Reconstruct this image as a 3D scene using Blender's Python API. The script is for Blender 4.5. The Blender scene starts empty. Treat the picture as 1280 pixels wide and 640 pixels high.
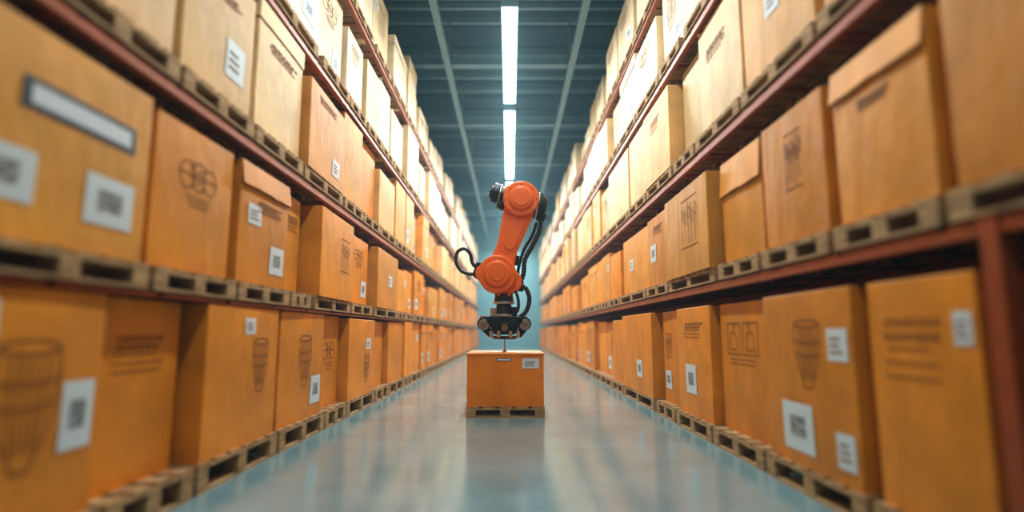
import bpy, math, random
from mathutils import Vector, Matrix
random.seed(11)
D = bpy.data
scene = bpy.context.scene

# ------------------------------------------------------------------ materials
def new_mat(name):
    m = D.materials.new(name); m.use_nodes = True
    nt = m.node_tree
    return m, nt, nt.nodes["Principled BSDF"]

def simple(name, col, rough=0.5, metal=0.0, bump=0.0, bscale=40, var=0.12, emit=None, es=0):
    m, nt, b = new_mat(name)
    tc = nt.nodes.new("ShaderNodeTexCoord")
    n = nt.nodes.new("ShaderNodeTexNoise"); n.inputs["Scale"].default_value = bscale
    n.inputs["Detail"].default_value = 4
    nt.links.new(tc.outputs["Object"], n.inputs["Vector"])
    mx = nt.nodes.new("ShaderNodeMix"); mx.data_type = 'RGBA'
    mx.inputs[6].default_value = (*[c*(1-var) for c in col], 1)
    mx.inputs[7].default_value = (*[min(1, c*(1+var)) for c in col], 1)
    nt.links.new(n.outputs["Fac"], mx.inputs[0])
    nt.links.new(mx.outputs[2], b.inputs["Base Color"])
    b.inputs["Roughness"].default_value = rough
    b.inputs["Metallic"].default_value = metal
    if bump:
        bp = nt.nodes.new("ShaderNodeBump"); bp.inputs["Strength"].default_value = bump
        bp.inputs["Distance"].default_value = 0.01
        nt.links.new(n.outputs["Fac"], bp.inputs["Height"])
        nt.links.new(bp.outputs[0], b.inputs["Normal"])
    if emit:
        b.inputs["Emission Color"].default_value = (*emit, 1)
        b.inputs["Emission Strength"].default_value = es
    return m

def cardboard():
    m, nt, b = new_mat("cardboard")
    at = nt.nodes.new("ShaderNodeAttribute"); at.attribute_name = "tint"
    tc = nt.nodes.new("ShaderNodeTexCoord")
    n = nt.nodes.new("ShaderNodeTexNoise"); n.inputs["Scale"].default_value = 2.2; n.inputs["Detail"].default_value = 6
    nt.links.new(tc.outputs["Object"], n.inputs["Vector"])
    cr = nt.nodes.new("ShaderNodeMapRange")
    cr.inputs[1].default_value = .3; cr.inputs[2].default_value = .7
    cr.inputs[3].default_value = .78; cr.inputs[4].default_value = 1.1
    nt.links.new(n.outputs["Fac"], cr.inputs[0])
    mx = nt.nodes.new("ShaderNodeVectorMath"); mx.operation = 'SCALE'
    nt.links.new(at.outputs["Color"], mx.inputs[0]); nt.links.new(cr.outputs[0], mx.inputs["Scale"])
    nt.links.new(mx.outputs[0], b.inputs["Base Color"])
    b.inputs["Roughness"].default_value = .5
    n2 = nt.nodes.new("ShaderNodeTexNoise"); n2.inputs["Scale"].default_value = 5; n2.inputs["Detail"].default_value = 5
    mp = nt.nodes.new("ShaderNodeMapping"); mp.inputs["Scale"].default_value = (1, 1, .45)
    nt.links.new(tc.outputs["Object"], mp.inputs[0]); nt.links.new(mp.outputs[0], n2.inputs["Vector"])
    bp = nt.nodes.new("ShaderNodeBump"); bp.inputs["Strength"].default_value = .5; bp.inputs["Distance"].default_value = .03
    nt.links.new(n2.outputs["Fac"], bp.inputs["Height"]); nt.links.new(bp.outputs[0], b.inputs["Normal"])
    return m

def qr_mat():
    m, nt, b = new_mat("label_code_print")
    uv = nt.nodes.new("ShaderNodeUVMap")
    sc = nt.nodes.new("ShaderNodeVectorMath"); sc.operation = 'SCALE'; sc.inputs["Scale"].default_value = 11
    fl = nt.nodes.new("ShaderNodeVectorMath"); fl.operation = 'FLOOR'
    wn = nt.nodes.new("ShaderNodeTexWhiteNoise"); wn.noise_dimensions = '2D'
    gt = nt.nodes.new("ShaderNodeMath"); gt.operation = 'GREATER_THAN'; gt.inputs[1].default_value = .62
    mx = nt.nodes.new("ShaderNodeMix"); mx.data_type = 'RGBA'
    mx.inputs[6].default_value = (.16, .18, .20, 1); mx.inputs[7].default_value = (.5, .5, .48, 1)
    nt.links.new(uv.outputs[0], sc.inputs[0]); nt.links.new(sc.outputs[0], fl.inputs[0])
    nt.links.new(fl.outputs[0], wn.inputs["Vector"]); nt.links.new(wn.outputs["Value"], gt.inputs[0])
    nt.links.new(gt.outputs[0], mx.inputs[0]); nt.links.new(mx.outputs[2], b.inputs["Base Color"])
    b.inputs["Roughness"].default_value = .5
    return m

def wood():
    m, nt, b = new_mat("pallet_wood")
    tc = nt.nodes.new("ShaderNodeTexCoord")
    mp = nt.nodes.new("ShaderNodeMapping"); mp.inputs["Scale"].default_value = (6, 3, 30)
    n = nt.nodes.new("ShaderNodeTexNoise"); n.inputs["Scale"].default_value = 1.5; n.inputs["Detail"].default_value = 5
    r = nt.nodes.new("ShaderNodeValToRGB")
    r.color_ramp.elements[0].color = (.28, .15, .06, 1); r.color_ramp.elements[0].position = .3
    r.color_ramp.elements[1].color = (.64, .41, .19, 1); r.color_ramp.elements[1].position = .75
    nt.links.new(tc.outputs["Object"], mp.inputs[0]); nt.links.new(mp.outputs[0], n.inputs["Vector"])
    nt.links.new(n.outputs["Fac"], r.inputs[0]); nt.links.new(r.outputs[0], b.inputs["Base Color"])
    b.inputs["Roughness"].default_value = .75
    return m

def floor_mat():
    m, nt, b = new_mat("polished_concrete")
    tc = nt.nodes.new("ShaderNodeTexCoord")
    n = nt.nodes.new("ShaderNodeTexNoise"); n.inputs["Scale"].default_value = .9; n.inputs["Detail"].default_value = 8
    n.inputs["Roughness"].default_value = .65
    nt.links.new(tc.outputs["Object"], n.inputs["Vector"])
    r = nt.nodes.new("ShaderNodeValToRGB")
    r.color_ramp.elements[0].color = (.19, .30, .32, 1); r.color_ramp.elements[0].position = .3
    r.color_ramp.elements[1].color = (.28, .41, .43, 1); r.color_ramp.elements[1].position = .7
    nt.links.new(n.outputs["Fac"], r.inputs[0]); nt.links.new(r.outputs[0], b.inputs["Base Color"])
    mr = nt.nodes.new("ShaderNodeMapRange"); mr.inputs[3].default_value = .08; mr.inputs[4].default_value = .22
    nt.links.new(n.outputs["Fac"], mr.inputs[0]); nt.links.new(mr.outputs[0], b.inputs["Roughness"])
    b.inputs["Specular IOR Level"].default_value = 1.0
    return m

M_CARD = cardboard(); M_LABEL = simple("label_paper", (.72, .78, .81), .5, var=.04)
M_QR = qr_mat(); M_INK = simple("printed_ink", (.27, .095, .015), .7, bscale=15, var=.35)
M_DARK = simple("dark_label", (.05, .07, .11), .4)
BOXM = [M_CARD, M_LABEL, M_QR, M_INK, M_DARK]
M_WOOD = wood(); M_FLOOR = floor_mat()
M_RACK = simple("rack_orange_steel", (.38, .085, .02), .4, .2, .1, 12, .3)
M_WALL = simple("wall_blue_panel", (.19, .42, .49), .6, bscale=1.2, var=.1)
M_SIDE = simple("wall_dark_panel", (.10, .13, .15), .8)
M_CEIL = simple("ceiling_dark_deck", (.025, .058, .08), .8, bscale=2)
M_TRUSS = simple("truss_steel", (.22, .35, .42), .5, .2, bscale=5)
M_ORANGE = simple("robot_orange_paint", (.93, .18, .014), .38, 0, .03, 60, .05)
M_BLACK = simple("robot_black_plastic", (.018, .019, .022), .35, bscale=30)
M_STEEL = simple("robot_brushed_steel", (.6, .58, .56), .3, .8, bscale=50)
M_COPPER = simple("robot_copper_ring", (.65, .33, .2), .3, .8)
M_TUBE = simple("fluorescent_tube_glow", (.8, .95, 1), .4, emit=(.60, .93, 1.0), es=7)

# ------------------------------------------------------------------ mesh builder
class MB:
    def __init__(s): s.v=[]; s.f=[]; s.m=[]; s.c=[]; s.uv=[]
    def face(s, pts, mat=0, col=(.7,.35,.08), uv=None):
        i=len(s.v); s.v += [tuple(p) for p in pts]; n=len(pts)
        s.f.append(tuple(range(i,i+n))); s.m.append(mat); s.c.append(col)
        s.uv.append(uv or [(0,0)]*n)
    def box(s, a, b, mat=0, col=(.7,.35,.08), M=None):
        x0,y0,z0=a; x1,y1,z1=b
        p=[(x0,y0,z0),(x1,y0,z0),(x1,y1,z0),(x0,y1,z0),(x0,y0,z1),(x1,y0,z1),(x1,y1,z1),(x0,y1,z1)]
        if M: p=[tuple(M@Vector(q)) for q in p]
        for q in ((0,3,2,1),(4,5,6,7),(0,1,5,4),(1,2,6,5),(2,3,7,6),(3,0,4,7)):
            s.face([p[k] for k in q], mat, col)
    def beam(s, p, q, w, h, mat=0):
        p=Vector(p); q=Vector(q); d=q-p; L=d.length
        M=Matrix.Translation(p)@d.to_track_quat('Y','Z').to_matrix().to_4x4()
        s.box((-w/2,0,-h/2),(w/2,L,h/2),mat,M=M)
    def obj(s, name, mats, bevel=0, merge=False, smooth=False, parent=None, loc=None, rotz=0, seg=2):
        me=D.meshes.new(name); me.from_pydata(s.v,[],s.f)
        for m in mats: me.materials.append(m)
        me.polygons.foreach_set("material_index", s.m)
        ca=me.color_attributes.new("tint",'FLOAT_COLOR','CORNER')
        ul=me.uv_layers.new(name="UVMap")
        cc=[]; uu=[]
        for f,c,u in zip(s.f,s.c,s.uv):
            for k in range(len(f)): cc += [c[0],c[1],c[2],1]; uu += list(u[k])
        ca.data.foreach_set("color",cc); ul.data.foreach_set("uv",uu)
        if merge:
            import bmesh
            bm=bmesh.new(); bm.from_mesh(me); bmesh.ops.remove_doubles(bm,verts=bm.verts,dist=.0005)
            bm.to_mesh(me); bm.free()
        me.update()
        if smooth:
            me.polygons.foreach_set("use_smooth",[True]*len(me.polygons))
            me.set_sharp_from_angle(angle=math.radians(35))
        o=D.objects.new(name,me); scene.collection.objects.link(o)
        if loc: o.location=loc
        o.rotation_euler[2]=rotz
        if parent: o.parent=parent
        if bevel:
            b=o.modifiers.new("bevel",'BEVEL'); b.width=bevel; b.segments=seg; b.limit_method='ANGLE'; b.angle_limit=math.radians(50)
        return o

# ------------------------------------------------------------------ box artwork (strokes in unit square)
def circ(cx,cy,rx,ry,a0=0,a1=360,n=16):
    return [(cx+rx*math.cos(math.radians(a0+(a1-a0)*i/n)), cy+ry*math.sin(math.radians(a0+(a1-a0)*i/n))) for i in range(n+1)]
def art_vessel(r):
    S=[]
    prof=[(.12,.92),(.10,.70),(.14,.52),(.2,.30),(.34,.12),(.40,.02)]
    S.append(prof); S.append([(1-x,y) for x,y in prof]); S.append([(.40,.02),(.6,.02)])
    S.append(circ(.5,.92,.38,.05)); S.append(circ(.5,.70,.40,.05,180,360)); S.append(circ(.5,.52,.36,.05,180,360))
    for k in range(5):
        x=.26+.12*k; S.append([(x,.86),(x,.62),(x+(0.5-x)*.4,.15)])
    return S
def art_logo(r):
    S=[circ(.2,.6,.17,.26),circ(.5,.62,.16,.28),circ(.8,.6,.17,.26),[(0,.62),(1,.62)],[(.35,.36),(.35,.9)],[(.65,.36),(.65,.9)],circ(.5,.62,.07,.12)]
    for k in range(3):
        y=.22-.09*k; x=.2+.06*k
        while x<.8-.06*k:
            w=.04+r.random()*.09; S.append([(x,y),(x+w,y)]); x+=w+.03
    return S
def art_text(r, rows=5):
    S=[]
    for k in range(rows):
        y=.95-.9*k/rows; x=.1*r.random()
        end=1-.25*r.random()*(k>0)
        while x<end:
            w=.05+r.random()*.14
            S.append([(x,y),(x+w,y)])
            if k<2:
                S.append([(x,y-.06),(x+w*.9,y-.06)])
            x+=w+.035
    return S
def art_frame(r):
    S=[[(0,.3),(.45,.3),(.45,1),(0,1),(0,.3)],[(.55,.3),(1,.3),(1,1),(.55,1),(.55,.3)],circ(.22,.6,.12,.2,0,180),circ(.78,.6,.12,.2,0,180),
       [(.1,.6),(.1,.4),(.34,.4),(.34,.6)],[(.66,.6),(.66,.4),(.9,.4),(.9,.6)],[(.2,1),(.25,.85),(.3,1)],[(.7,1),(.75,.85),(.8,1)]]
    for k in range(2): S.append([(.1,.18-.1*k),(.9,.18-.1*k)])
    return S
def art_bars(r):
    S=[]
    for k in range(5):
        x=.08+.2*k; S.append([(x,.05+.1*r.random()),(x,.95-.1*r.random())])
        S.append(circ(x+.06,.7-.1*(k%2),.07,.12))
    S.append([(0,1),(1,1)]); S.append([(0,0),(1,0)])
    return S
ARTS={'vessel':art_vessel,'logo':art_logo,'text':art_text,'frame':art_frame,'bars':art_bars}

# ------------------------------------------------------------------ cardboard box
def add_box(mb, w, d, h, col, org=(0,0,0), arts=(), n=4, bulge=.014, lid=None, flap=None, tape=None, r=random, fc='E'):
    ox,oy,oz=org
    def P(f,u,v,off=0):
        bl=bulge*(1-(2*u-1)**2)*(1-(2*v-1)**2)+off
        uu=u-.5
        if f=='E': q=(d/2+bl,uu*w,v*h)
        elif f=='W': q=(-d/2-bl,-uu*w,v*h)
        elif f=='S': q=(uu*d,-w/2-bl,v*h)
        elif f=='N': q=(-uu*d,w/2+bl,v*h)
        elif f=='T': q=(uu*d,(v-.5)*w,h-bulge*.8*(1-(2*u-1)**2)*(1-(2*v-1)**2)+off)
        else: q=(-uu*d,(v-.5)*w,0)
        return (q[0]+ox,q[1]+oy,q[2]+oz)
    def grid(f,u0,v0,u1,v1,nu,nv,off,mat,c,uv=False,drop=None):
        for i in range(nu):
            for j in range(nv):
                a,b=u0+(u1-u0)*i/nu,u0+(u1-u0)*(i+1)/nu
                e,g=v0+(v1-v0)*j/nv,v0+(v1-v0)*(j+1)/nv
                pts=[(a,e),(b,e),(b,g),(a,g)]
                U=[((x-u0)/(u1-u0)+u0*7.3,(y-v0)/(v1-v0)+w*9.1) for x,y in pts] if uv else None
                mb.face([P(f,x,y,off) for x,y in pts],mat,c,U)
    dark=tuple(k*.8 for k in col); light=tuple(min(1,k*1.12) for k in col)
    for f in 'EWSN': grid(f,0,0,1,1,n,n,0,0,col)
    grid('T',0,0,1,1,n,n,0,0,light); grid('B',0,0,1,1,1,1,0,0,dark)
    for t in arts:
        face=fc
        if len(t)>5: face=t[5]
        k,u,v,su,sv=t[:5]
        if k in('qr','label','dark'):
            g=1 if n==1 else 3
            grid(face,u,v,u+su,v+sv,g,g,.004,4 if k=='dark' else 1,(1,1,1))
            if k=='qr':
                grid(face,u+su*.25,v+sv*.3,u+su*.75,v+sv*.72,g,g,.006,2,(1,1,1),True)
            elif k=='dark':
                grid(face,u+su*.06,v+sv*.2,u+su*.94,v+sv*.8,g,g,.007,1,(1,1,1))
            elif k=='label' and n>1:
                for q in range(3):
                    y=v+sv*(.25+.2*q); grid(face,u+su*.15,y,u+su*(.6+.2*r.random()),y+sv*.06,1,1,.007,3,(1,1,1))
        else:
            t_=.0055
            W = w if face in 'EW' else d
            for st in ARTS[k](r):
                for (x0,y0),(x1,y1) in zip(st[:-1],st[1:]):
                    a=Vector(((u+x0*su)*W,(v+y0*sv)*h)); b=Vector(((u+x1*su)*W,(v+y1*sv)*h))
                    dd=(b-a)
                    if dd.length<1e-5: continue
                    nn=Vector((-dd.y,dd.x)).normalized()*t_; ex=dd.normalized()*t_*.6
                    q=[a-ex-nn,b+ex-nn,b+ex+nn,a-ex+nn]
                    mb.face([P(face,p.x/W,p.y/h,.004) for p in q],3)
    if lid:   # telescoping lid: slightly larger shell over the top
        e=.012
        for f in 'EWSN':
            grid(f,-e/ (w if f in 'EW' else d),1-lid,1+e/(w if f in 'EW' else d),1.004,n,2,e,0,light)
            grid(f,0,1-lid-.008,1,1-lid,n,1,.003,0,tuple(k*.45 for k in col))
    if flap:  # front flap hanging from the top edge
        us=[i/8 for i in range(9)]; lo=[1-flap-r.uniform(-.008,.008) for i in range(9)]
        for i in range(8):
            m0,m1=(1+lo[i])/2,(1+lo[i+1])/2
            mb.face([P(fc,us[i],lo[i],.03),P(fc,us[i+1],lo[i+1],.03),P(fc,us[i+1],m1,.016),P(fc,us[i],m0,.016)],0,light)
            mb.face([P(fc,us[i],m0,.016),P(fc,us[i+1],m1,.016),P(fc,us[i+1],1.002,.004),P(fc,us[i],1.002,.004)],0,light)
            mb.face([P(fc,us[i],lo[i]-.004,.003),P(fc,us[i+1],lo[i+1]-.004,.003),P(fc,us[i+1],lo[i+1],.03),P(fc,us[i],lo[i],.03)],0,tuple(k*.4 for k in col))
    if tape:
        for f in 'SN':
            grid(f,.47,.82,.53,1,1,2,.003,0,tuple(k*.8 for k in light))
        grid('T',.47,0,.53,1,1,4,.003,0,tuple(k*.8 for k in light))

def add_pallet(mb, w, d, h=.15, org=(0,0,0)):
    ox,oy,oz=org
    def B(x0,y0,z0,x1,y1,z1): mb.box((ox+x0,oy+y0,oz+z0),(ox+x1,oy+y1,oz+z1),0)
    t=.022
    nb=max(4,int(w/.2)); bw=w/nb*.78
    for i in range(nb):                                   # deck boards across depth
        y=-w/2+(w-bw)*i/(nb-1); B(-d/2,y,h-t,d/2,y+bw,h)
    for x in (-d/2,-.06,d/2-.12):                         # stringer boards, blocks and bottom boards
        B(x,-w/2,h-2*t,x+.12,w/2,h-t)
        B(x,-w/2,0,x+.12,w/2,t)
        for y in (-w/2,-.07,w/2-.14): B(x,y,t,x+.12,y+.14,h-2*t)

# ------------------------------------------------------------------ tiers
XL, XR, DEP = 2.3, 2.2, 1.15
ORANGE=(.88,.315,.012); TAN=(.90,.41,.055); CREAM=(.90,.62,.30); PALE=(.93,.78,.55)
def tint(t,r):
    a,b={0:(ORANGE,ORANGE),1:(ORANGE,TAN),2:(TAN,CREAM),3:(CREAM,PALE),4:(CREAM,PALE)}[t]  # upper tiers paler: own tint plus lamp washout put into the colour
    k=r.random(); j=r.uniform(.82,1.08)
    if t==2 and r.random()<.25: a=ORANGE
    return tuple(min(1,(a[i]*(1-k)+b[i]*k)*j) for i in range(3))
# (pallet bottom, pallet height, box top)
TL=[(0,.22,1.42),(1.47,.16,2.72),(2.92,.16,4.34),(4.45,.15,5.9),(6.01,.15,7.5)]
TR=[(0,.19,1.5),(1.74,.16,2.97),(3.3,.15,4.74),(4.86,.15,6.15),(6.26,.15,7.6)]
# depth intervals and artwork of the nearest boxes
Q='qr'; Lb='label'
NL={0:[(1.25,2.2,dict()),(2.3,3.3,dict(arts=[('vessel',.22,.25,.5,.55),(Q,.70,.30,.25,.30),(Lb,.10,.80,.16,.14)])),
       (3.36,4.25,dict(arts=[('text',.15,.55,.6,.25)],dx=.12)),
       (4.32,5.72,dict(arts=[(Lb,.45,.80,.15,.12),('vessel',.55,.36,.3,.42)],dx=-.02)),
       (5.8,7.15,dict(arts=[('vessel',.35,.3,.35,.5),(Q,.68,.12,.26,.27)])),
       (7.2,8.1,dict(arts=[('logo',.2,.4,.6,.35)],dx=.1)),
       (8.15,9.75,dict(arts=[(Lb,.6,.6,.2,.15),('vessel',.5,.15,.3,.4)],dx=-.03)),
       (9.85,10.9,dict(dx=.1)),(10.95,12.4,dict())],
    1:[(1.2,2.2,dict(dx=.05)),(2.28,3.55,dict(arts=[('dark',.22,.60,.66,.15),(Q,.02,.17,.3,.24),(Q,.58,.16,.32,.26)])),
       (3.62,4.7,dict(arts=[('logo',.25,.45,.5,.36)],dx=.03)),
       (4.76,5.85,dict(arts=[(Lb,.14,.50,.24,.17),('text',.3,.60,.5,.12),(Q,.6,.12,.32,.25)],flap=.2)),
       (5.92,6.5,dict(arts=[('text',.2,.6,.6,.2)],dx=.12)),
       (6.62,8.1,dict(arts=[('bars',.55,.35,.3,.4)],dx=-.08)),
       (8.2,9.4,dict(arts=[('logo',.2,.55,.5,.3),(Q,.6,.12,.3,.25)],dx=.04)),
       (9.6,11.5,dict(arts=[(Lb,.45,.4,.2,.2)],dx=-.06)),(11.6,12.5,dict())],
    2:[(1.2,2.5,dict()),(2.55,3.7,dict()),(3.76,4.85,dict(arts=[(Lb,.55,.2,.3,.28),('text',.2,.7,.5,.1)])),
       (4.9,6.05,dict(arts=[('text',.2,.65,.6,.1)],lid=.15)),
       (6.12,7.55,dict(arts=[(Lb,.6,.12,.22,.2),('text',.2,.8,.5,.1)],dx=-.06)),
       (7.65,8.65,dict()),(8.7,9.8,dict(dx=.08)),(9.85,11.2,dict()),(11.3,12.4,dict())]}
NR={0:[(1.1,2.42,dict(arts=[(Q,.05,.1,.2,.25)])),(2.7,3.55,dict(arts=[(Lb,.82,.72,.14,.13),('text',.15,.50,.55,.34)])),
       (3.64,4.98,dict(arts=[(Lb,.78,.62,.18,.17),('vessel',.38,.45,.36,.4),(Q,.22,.08,.36,.28),(Lb,.8,.08,.16,.18)],dx=-.02)),
       (5.06,6.25,dict(arts=[('frame',.18,.5,.62,.34)],dx=.08)),
       (6.33,7.6,dict(arts=[('text',.25,.68,.55,.18),(Q,.28,.2,.32,.27)])),
       (7.68,8.6,dict(arts=[(Q,.12,.15,.36,.2),('bars',.2,.5,.35,.25)],dx=.08)),
       (8.8,11.0,dict(arts=[(Q,.55,.2,.17,.22)],dx=-.05)),(11.1,12.3,dict())],
    1:[(1.1,2.75,dict()),(2.82,3.75,dict(arts=[(Lb,.62,.86,.22,.11),('text',.3,.64,.35,.08)],flap=.2)),
       (3.83,4.85,dict(arts=[('bars',.42,.4,.26,.42)])),
       (4.92,5.88,dict(arts=[(Lb,.65,.8,.25,.12)],flap=.34,dx=.03)),
       (6.0,7.72,dict(arts=[('bars',.45,.3,.36,.55)],dx=-.08)),
       (7.8,9.0,dict(arts=[(Q,.15,.35,.3,.25),('text',.3,.7,.4,.15)])),(9.1,11.2,dict(arts=[(Lb,.3,.4,.15,.2)],dx=.05)),(11.3,12.4,dict())],
    2:[(1.1,2.5,dict()),(2.6,3.75,dict()),(3.82,5.08,dict(arts=[(Lb,.4,.35,.2,.2)],lid=.2)),
       (5.15,6.4,dict(arts=[('text',.2,.6,.5,.15)],dx=.03)),(6.48,7.3,dict(dx=.12)),
       (7.4,8.8,dict(arts=[('text',.3,.6,.4,.2)],dx=-.06)),(8.9,10.2,dict()),(10.3,12.4,dict())]}

def rand_arts(r):
    a=[]
    k=r.random()
    if k<.35: a.append((r.choice(['text','logo']),.2,.55,.55,.3))
    elif k<.55: a.append((r.choice(['vessel','bars','frame']),.3,.35,.4,.45))
    if r.random()<.5: a.append((Q,r.choice([.08,.62]),.12,.28,.24))
    if r.random()<.35: a.append((Lb,r.choice([.1,.7]),.62,.2,.15))
    return a

for side,X,T,N in (('L',-XL,TL,NL),('R',XR,TR,NR)):
    fc='E' if side=='L' else 'W'; sg=-1 if side=='L' else 1
    rr=random.Random(5 if side=='L' else 9)
    farB=MB(); farP=MB()
    for t,(pz,ph,top) in enumerate(T):
        lst=list(N.get(t,[]))
        y=lst[-1][1]+.08 if lst else 1.2+rr.random()*.3
        while y<41.3:
            w=rr.choice([1.0,1.15,1.25,1.45,.9])
            o=dict(dx=rr.choice([0,.04,-.04,.1,.14]),arts=rand_arts(rr))
            if rr.random()<.2: o['lid']=.18
            lst.append((y,y+w,o)); y+=w+rr.choice([.05,.08,.12,.2])
        for y0,y1,o in lst:
            o=dict(o); w=y1-y0; h=top-pz-ph
            hj=0 if (y1<9 and t<2) else rr.choice([0,0,.05,.12,.2])*(1 if t else .5)
            if t==4: hj=rr.choice([0,.1,.25,.4])
            dx=o.pop('dx',0)+.05; cx=X+sg*(DEP/2+dx); cy=(y0+y1)/2
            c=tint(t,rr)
            if y1<12.6:
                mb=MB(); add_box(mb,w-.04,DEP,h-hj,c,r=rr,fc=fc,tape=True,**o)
                mb.obj('cardboard_box',BOXM,merge=True,smooth=True,bevel=.008,loc=(cx,cy,pz+ph),rotz=math.radians(rr.uniform(-.9,.9)))
                mp=MB(); add_pallet(mp,w,DEP,ph)
                mp.obj('wooden_pallet',[M_WOOD],loc=(X+sg*(DEP/2),cy,pz))
            else:
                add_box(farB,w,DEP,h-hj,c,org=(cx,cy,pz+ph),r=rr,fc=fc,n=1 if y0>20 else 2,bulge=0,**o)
                add_pallet(farP,w,DEP,ph,org=(X+sg*(DEP/2),cy,pz))
    farB.obj('stacked_cardboard_boxes',BOXM)
    farP.obj('stacked_wooden_pallets',[M_WOOD])
    # rack
    rk=MB()
    xb=X+sg*(DEP+.3)
    zs=[(1.43,1.47),(2.83,2.92),(4.37,4.45),(5.93,6.01)] if side=='L' else [(1.65,1.74),(3.20,3.3),(4.77,4.86),(6.18,6.26)]
    for za,zb in zs:
        xf=X+sg*.02
        rk.box((min(xf,xf+sg*.06),.9,za),(max(xf,xf+sg*.06),42.4,zb))          # front beam
        rk.box((min(xf,xf+sg*.09),.9,zb-.015),(max(xf,xf+sg*.09),42.4,zb))
        xk=X+sg*(DEP+.02)
        rk.box((min(xk,xk+sg*.06),.9,za),(max(xk,xk+sg*.06),42.4,zb))          # rear beam
        y=1.0
        while y<42.4:
            rk.box((min(xf,xk),y,zb-.035),(max(xf,xk),y+.05,zb)); y+=.9        # deck supports
    y=1.0
    while y<42.5:
        rk.box((min(xb,xb+sg*.1),y,0),(max(xb,xb+sg*.1),y+.1,7.9))              # rear uprights
        rk.box((min(xb,xb+sg*.16)-.03,y-.04,0),(max(xb,xb+sg*.16)+.03,y+.14,.012))
        for za,zb in zs: rk.box((min(X+sg*.05,xb),y+.03,zb-.035),(max(X+sg*.05,xb),y+.08,zb-.016))
        y+=2.76
    if side=='R':
        rk.box((X+.01,2.5,0),(X+.10,2.6,1.74)); rk.box((X+.0,2.47,0),(X+.12,2.63,.012))
    rk.obj('pallet_rack',[M_RACK])

# ------------------------------------------------------------------ centre box + pallet
cxb=-.062; cyb=8.8
mb=MB(); add_box(mb,1.28,1.10,.745,(.92,.27,.010),r=random,fc='S',bulge=.006,tape=True,
   arts=[('dark',.38,.86,.20,.05),(Lb,.72,.72,.22,.19)],lid=None)
e=.012
mb.box((-.55-e,-.64-e,.725),(.55+e,.64+e,.752),0,(.95,.32,.02))
mb.obj('cardboard_box',BOXM,merge=True,smooth=True,bevel=.006,loc=(cxb,cyb,.147))
mp=MB(); add_pallet(mp,1.12,1.30,.147)
mp.obj('wooden_pallet',[M_WOOD],loc=(cxb,cyb,0),rotz=math.pi/2)

# ------------------------------------------------------------------ robot (side-elevation drawing, 78 units per metre)
U=1/78
def R(px,py): return ((px-637)*U, 1.09+(423-py)*U*.96)
root=D.objects.new('industrial_robot_arm',None); scene.collection.objects.link(root); root.location=(0,cyb,0)
def cyl(mb,p,q,r0,r1=None,n=32,mat=0):
    r1=r0 if r1 is None else r1
    p=Vector(p); q=Vector(q); d=q-p; M=d.to_track_quat('Z','Y').to_matrix()
    A=[];B=[]
    for i in range(n):
        a=2*math.pi*i/n; o=Vector((math.cos(a),math.sin(a),0))
        A.append(p+M@(o*r0)); B.append(q+M@(o*r1))
    for i in range(n):
        j=(i+1)%n; mb.face([A[i],A[j],B[j],B[i]],mat)
    mb.face(A[::-1],mat); mb.face(B,mat)
def link(mb,a,b,y0,y1,mat=0,n=18):
    (x0,z0,r0),(x1,z1,r1)=a,b
    L=math.hypot(x1-x0,z1-z0); th=math.atan2(z1-z0,x1-x0); al=math.acos(max(-1,min(1,(r0-r1)/L)))
    pts=[]
    for i in range(n+1):
        t=th-al+ (2*al)*i/n; pts.append((x1+r1*math.cos(t),z1+r1*math.sin(t)))
    for i in range(n+1):
        t=th+al+(2*math.pi-2*al)*i/n; pts.append((x0+r0*math.cos(t),z0+r0*math.sin(t)))
    F=[(x,y0,z) for x,z in pts]; K=[(x,y1,z) for x,z in pts]; m=len(pts)
    mb.face(F,mat); mb.face(K[::-1],mat)
    for i in range(m):
        j=(i+1)%m; mb.face([F[j],F[i],K[i],K[j]],mat)
def C(px,py,r): x,z=R(px,py); return (x,z,r*U)
def pt(px,py,y=0): x,z=R(px,py); return (x,y,z)
def part(name,mb,mats,bevel=.012):
    return mb.obj(name,mats,merge=True,smooth=True,bevel=bevel,parent=root,seg=3)

m=MB(); link(m,C(650,254,19),C(635,304,13),-.17,.17); link(m,C(635,304,12.5),C(624,342,17),-.165,.165); part('upper_arm',m,[M_ORANGE],.03)
m=MB(); link(m,C(647,270,11),C(637,303,7.5),-.19,-.16); part('arm_cover',m,[M_ORANGE],.008)
m=MB(); cyl(m,pt(651,246,.22),pt(651,246,-.27),22*U); cyl(m,pt(651,246,-.27),pt(651,246,-.32),16*U,14*U)
link(m,C(638,234,8),C(655,231,7),-.14,.14)
part('shoulder_housing',m,[M_ORANGE],.025)
m=MB(); cyl(m,pt(651,246,-.318),pt(651,246,-.335),10*U)
for k in range(8):
    a=k*math.pi/4; cyl(m,pt(651+19*math.cos(a),246+19*math.sin(a),-.26),pt(651+19*math.cos(a),246+19*math.sin(a),-.285),1.3*U,n=8)
part('shoulder_cap_bolts',m,[M_ORANGE],.003)
m=MB(); cyl(m,pt(637,240),pt(622,235),11*U,10*U); cyl(m,pt(624,235.5),pt(616,233),12.5*U); cyl(m,pt(616,233),pt(613,232),8*U)
cyl(m,pt(629,247,-.05),pt(624,256,-.05),6*U,5*U)
cyl(m,pt(668,250),pt(676,252),17*U); cyl(m,pt(676,252),pt(683,254),15*U,11*U)
cyl(m,pt(678,262,-.03),pt(674,272,-.03),6*U,5*U); part('joint_motor_caps',m,[M_BLACK],.012)
m=MB(); cyl(m,pt(626,236),pt(624.5,235.6),13*U); cyl(m,pt(671,250.8),pt(673,251.2),17.6*U); part('joint_rings',m,[M_STEEL],.003)

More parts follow.
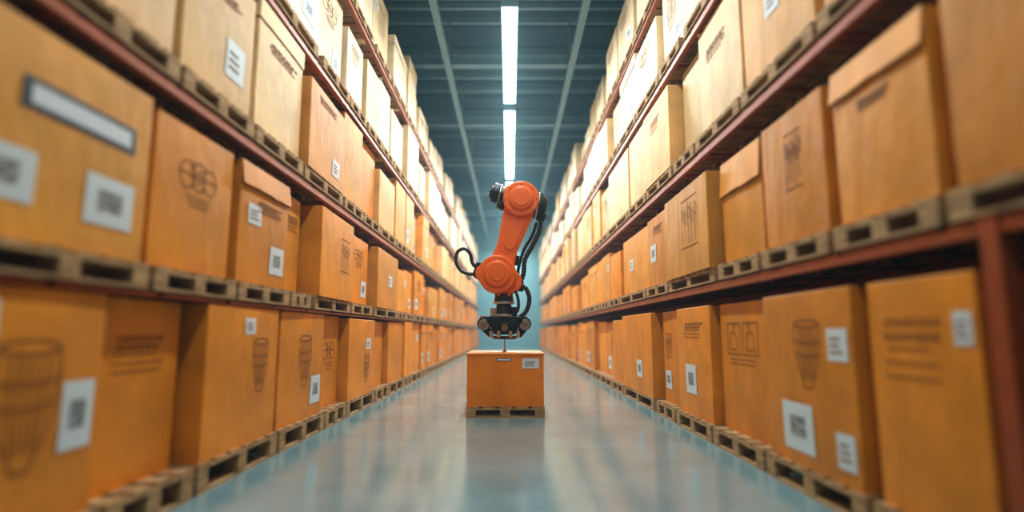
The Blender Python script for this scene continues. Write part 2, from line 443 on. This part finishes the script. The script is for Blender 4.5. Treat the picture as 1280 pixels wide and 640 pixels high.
m=MB(); cyl(m,pt(622,342,.2),pt(622,342,-.24),23*U); cyl(m,pt(622,342,-.24),pt(622,342,-.29),17*U,15*U)
link(m,C(622,342,21),C(638,351,14),-.15,.15); link(m,C(622,342,16),C(606,340,11),-.12,.12)
link(m,C(628,350,13),C(630,362,10),-.13,.13)
part('elbow_housing',m,[M_ORANGE],.025)
m=MB(); cyl(m,pt(622,342,-.285),pt(622,342,-.305),9*U)
for k in range(6):
    a=k*math.pi/3; cyl(m,pt(622+19.5*math.cos(a),342+19.5*math.sin(a),-.23),pt(622+19.5*math.cos(a),342+19.5*math.sin(a),-.25),1.3*U,n=8)
part('elbow_cap_bolts',m,[M_ORANGE],.003)
m=MB(); link(m,C(599,330,4),C(597,341,5),-.08,.08); cyl(m,pt(603,336),pt(594,334),5*U); cyl(m,pt(645,330,-.1),pt(645,318,-.1),4*U)
cyl(m,pt(640,356,0),pt(654,357,0),6*U); part('cable_brackets',m,[M_BLACK],.008)

m=MB(); cyl(m,pt(630,366),pt(630,376),11*U,12*U,mat=0); cyl(m,pt(630,376),pt(630,379),13*U,mat=1); cyl(m,pt(630,379),pt(630,392),9*U,11*U,mat=0)
cyl(m,pt(630,392),pt(630,395),14*U,mat=1); cyl(m,pt(618,384,-.05),pt(618,396,-.05),4.5*U,mat=1); cyl(m,pt(642,383,-.06),pt(642,396,-.06),4*U,mat=0)
part('wrist',m,[M_BLACK,M_STEEL],.006)
m=MB()
link(m,C(614,400,5),C(648,400,5),-.16,.16)
link(m,C(618,399,5),C(606,404,8),-.12,.12); link(m,C(644,399,5),C(655,404,8),-.12,.12)
link(m,C(622,410,7),C(640,410,7),-.2,.2)
link(m,C(606,406,6),C(614,418,3),-.08,.08); link(m,C(655,406,6),C(649,418,3),-.08,.08)
cyl(m,pt(631,419),pt(631,423),17*U,14*U)
cyl(m,pt(622,404,-.2),pt(622,404,-.23),5*U); cyl(m,pt(641,404,-.2),pt(641,404,-.23),5*U)
part('gripper_body',m,[M_BLACK],.008)
m=MB()
for px in (606,655):
    cyl(m,pt(px,405,-.12),pt(px,405,-.16),6.5*U,mat=0); cyl(m,pt(px,405,-.16),pt(px,405,-.175),3.5*U,mat=1)
    cyl(m,pt(px-1,398,0),pt(px-1,394,0),4*U,mat=1)
cyl(m,pt(631,409,-.2),pt(631,409,-.225),4*U,mat=1)
for px in (615,624,638,647): cyl(m,pt(px,413,-.22),pt(px,421,-.22),2.0*U,mat=0)
part('gripper_joints',m,[M_STEEL,M_COPPER],.003)
m=MB(); zt=.147+.752
x0,z0=R(631,423); cyl(m,(x0,0,z0),(x0,0,zt+.03),.012); cyl(m,(x0,0,zt+.03),(x0,0,zt+.001),.02,.04); part('suction_cup_stem',m,[M_STEEL],.002)

def tube(name,pts,r,corr=True):
    P=[Vector(p) for p in pts]; P=[P[0]*2-P[1]]+P+[P[-1]*2-P[-2]]
    S=[]
    for i in range(1,len(P)-2):
        seg=max(6,int((P[i+1]-P[i]).length/.012))
        for k in range(seg):
            t=k/seg; a,b,c,d=P[i-1:i+3]
            S.append(.5*((2*b)+(c-a)*t+(2*a-5*b+4*c-d)*t*t+(-a+3*b-3*c+d)*t**3))
    S.append(P[-2])
    m=MB(); n=12; rings=[]; up=Vector((0,1,0))
    for i,p in enumerate(S):
        T=(S[min(i+1,len(S)-1)]-S[max(i-1,0)]).normalized()
        s=T.cross(up); s = s.normalized() if s.length>1e-4 else Vector((1,0,0)); u=s.cross(T).normalized()
        rr_=r*(1 if (i//2)%2 or not corr else .8)
        rings.append([p+(s*math.cos(2*math.pi*k/n)+u*math.sin(2*math.pi*k/n))*rr_ for k in range(n)])
    for a,b in zip(rings[:-1],rings[1:]):
        for k in range(n):
            j=(k+1)%n; m.face([a[k],a[j],b[j],b[k]])
    m.face(rings[0][::-1]); m.face(rings[-1])
    m.obj(name,[M_BLACK],merge=True,smooth=True,parent=root)
tube('cable_conduit',[pt(676,268,-.05),pt(674,284,-.06),pt(666,303,-.08),pt(656,322,-.08),pt(654,340,-.06),pt(650,352,-.03)],3.2*U)
tube('cable_conduit_inner',[pt(671,272,.08),pt(665,290,.08),pt(655,308,.08),pt(649,328,.05),pt(646,346,.05)],2.2*U)
tube('cable_loop_lower',[pt(648,354,-.05),pt(657,360,-.06),pt(661,373,-.06),pt(657,388,-.05),pt(648,396,-.05),pt(640,399,-.05)],3.0*U)
tube('cable_loop_wrist',[pt(642,358,-.12),pt(647,372,-.14),pt(647,386,-.14),pt(641,394,-.1)],2.0*U)
tube('cable_loop_side',[pt(600,337,-.04),pt(589,341,-.05),pt(577,336,-.05),pt(571,324,-.04),pt(573,312,-.03),pt(581,308,-.02),pt(588,314,0),pt(591,326,.02),pt(597,333,.02)],2.4*U)

# ------------------------------------------------------------------ room shell
def slab(name,a,b,mat):
    m=MB(); m.box(a,b); return m.obj(name,[mat])
slab('floor',(-6,-8,-.1),(6,43.2,0),M_FLOOR)
slab('wall_left',(-6.1,-8,0),(-6,43.2,9.9),M_SIDE)
slab('wall_right',(6,-8,0),(6.1,43.2,9.9),M_SIDE)
m=MB(); m.box((-6.1,43.0,0),(6.1,43.2,9.9))
for k in range(-6,7): m.box((k*1.0-.015,42.985,0),(k*1.0+.015,43.0,9.9))
m.obj('wall_back',[M_WALL])
m=MB(); m.box((-6.1,-8,9.9),(6.1,43.2,10))
y=-7.8
while y<43: m.box((-6,y,9.84),(6,y+.12,9.9)); y+=1.2
m.obj('ceiling',[M_CEIL])
# roof trusses
m=MB()
for k,y in enumerate([1.5,6.5,11.2,14.4,18.8,23.5,28.5,34,39.5]):
    z=8.35
    m.box((-6,y-.12,z),(6,y+.12,z+.03)); m.box((-6,y-.015,z),(6,y+.015,z+.3)); m.box((-6,y-.12,z+.27),(6,y+.12,z+.3))
    for x in (-4.5,-1.65,1.65,4.5): m.beam((x,y,z+.3),(x,y,9.85),.06,.06)
    m.box((-6,y-.06,9.6),(6,y+.06,9.75))
for x in (-1.65,1.65):
    m.box((x-.08,0,8.2),(x+.08,43,8.35))
for y in (12.8,16.6,21): m.beam((-6,y,9.1),(6,y,9.1),.1,.1)
m.obj('ceiling_truss',[M_TRUSS])

# ------------------------------------------------------------------ strip lights: visible row plus added fill strips
ZL=7.5
for y0,y1,pw in ((-5.5,-.6,24),(0,4.6,30),(5.0,9.75,52),(10.15,14.9,74),(15.35,22.6,78),(23.1,30.5,78),(31,42.3,72)):  # fourth and fifth strips are visible; nearer and farther ones added as fill
    m=MB(); L=y1-y0
    m.box((-.17,0,.06),(.17,L,.10),0); m.box((-.06,0,.10),(.06,L,.15),0)
    m.box((-.155,.04,0),(.155,L-.04,.06),1)
    m.box((-.17,0,-.005),(.17,.04,.06),0); m.box((-.17,L-.04,-.005),(.17,L,.06),0)
    for yy in (L*.15,L*.85): m.beam((0,yy,.15),(0,yy,2.1),.012,.012)
    o=m.obj('fluorescent_and_fill_fixture',[M_TRUSS,M_TUBE],loc=(0,y0,ZL))
    ld=D.lights.new('tube_light','AREA'); ld.shape='RECTANGLE'; ld.size=.3; ld.size_y=L-.1
    ld.energy=pw*L; ld.color=(.84,.96,1.0)
    lo=D.objects.new('tube_light',ld); scene.collection.objects.link(lo); lo.parent=o; lo.location=(0,L/2,-.012)

# world: thin dusty air in the hall (real scattering haze)
w=D.worlds.new('world'); scene.world=w; w.use_nodes=True
bg=w.node_tree.nodes['Background']; bg.inputs[0].default_value=(.72,.88,1,1); bg.inputs[1].default_value=.3
vs=w.node_tree.nodes.new('ShaderNodeVolumeScatter'); vs.inputs['Color'].default_value=(.55,.90,1,1)
vs.inputs['Density'].default_value=.0075; vs.inputs['Anisotropy'].default_value=.2
w.node_tree.links.new(vs.outputs[0], w.node_tree.nodes['World Output'].inputs['Volume'])

# ------------------------------------------------------------------ camera
cd=D.cameras.new('camera'); cam=D.objects.new('camera',cd); scene.collection.objects.link(cam)
cam.location=(0,0,1.2); cam.rotation_euler=(math.radians(90+7.73),0,0)
cd.sensor_width=36; cd.lens=36*700/1280; cd.shift_x=.0023; cd.clip_end=200
cd.dof.use_dof=True; cd.dof.focus_distance=8.6; cd.dof.aperture_fstop=.25
scene.camera=cam
scene.view_settings.view_transform='Standard'; scene.view_settings.look='None'
scene.view_settings.gamma=.87
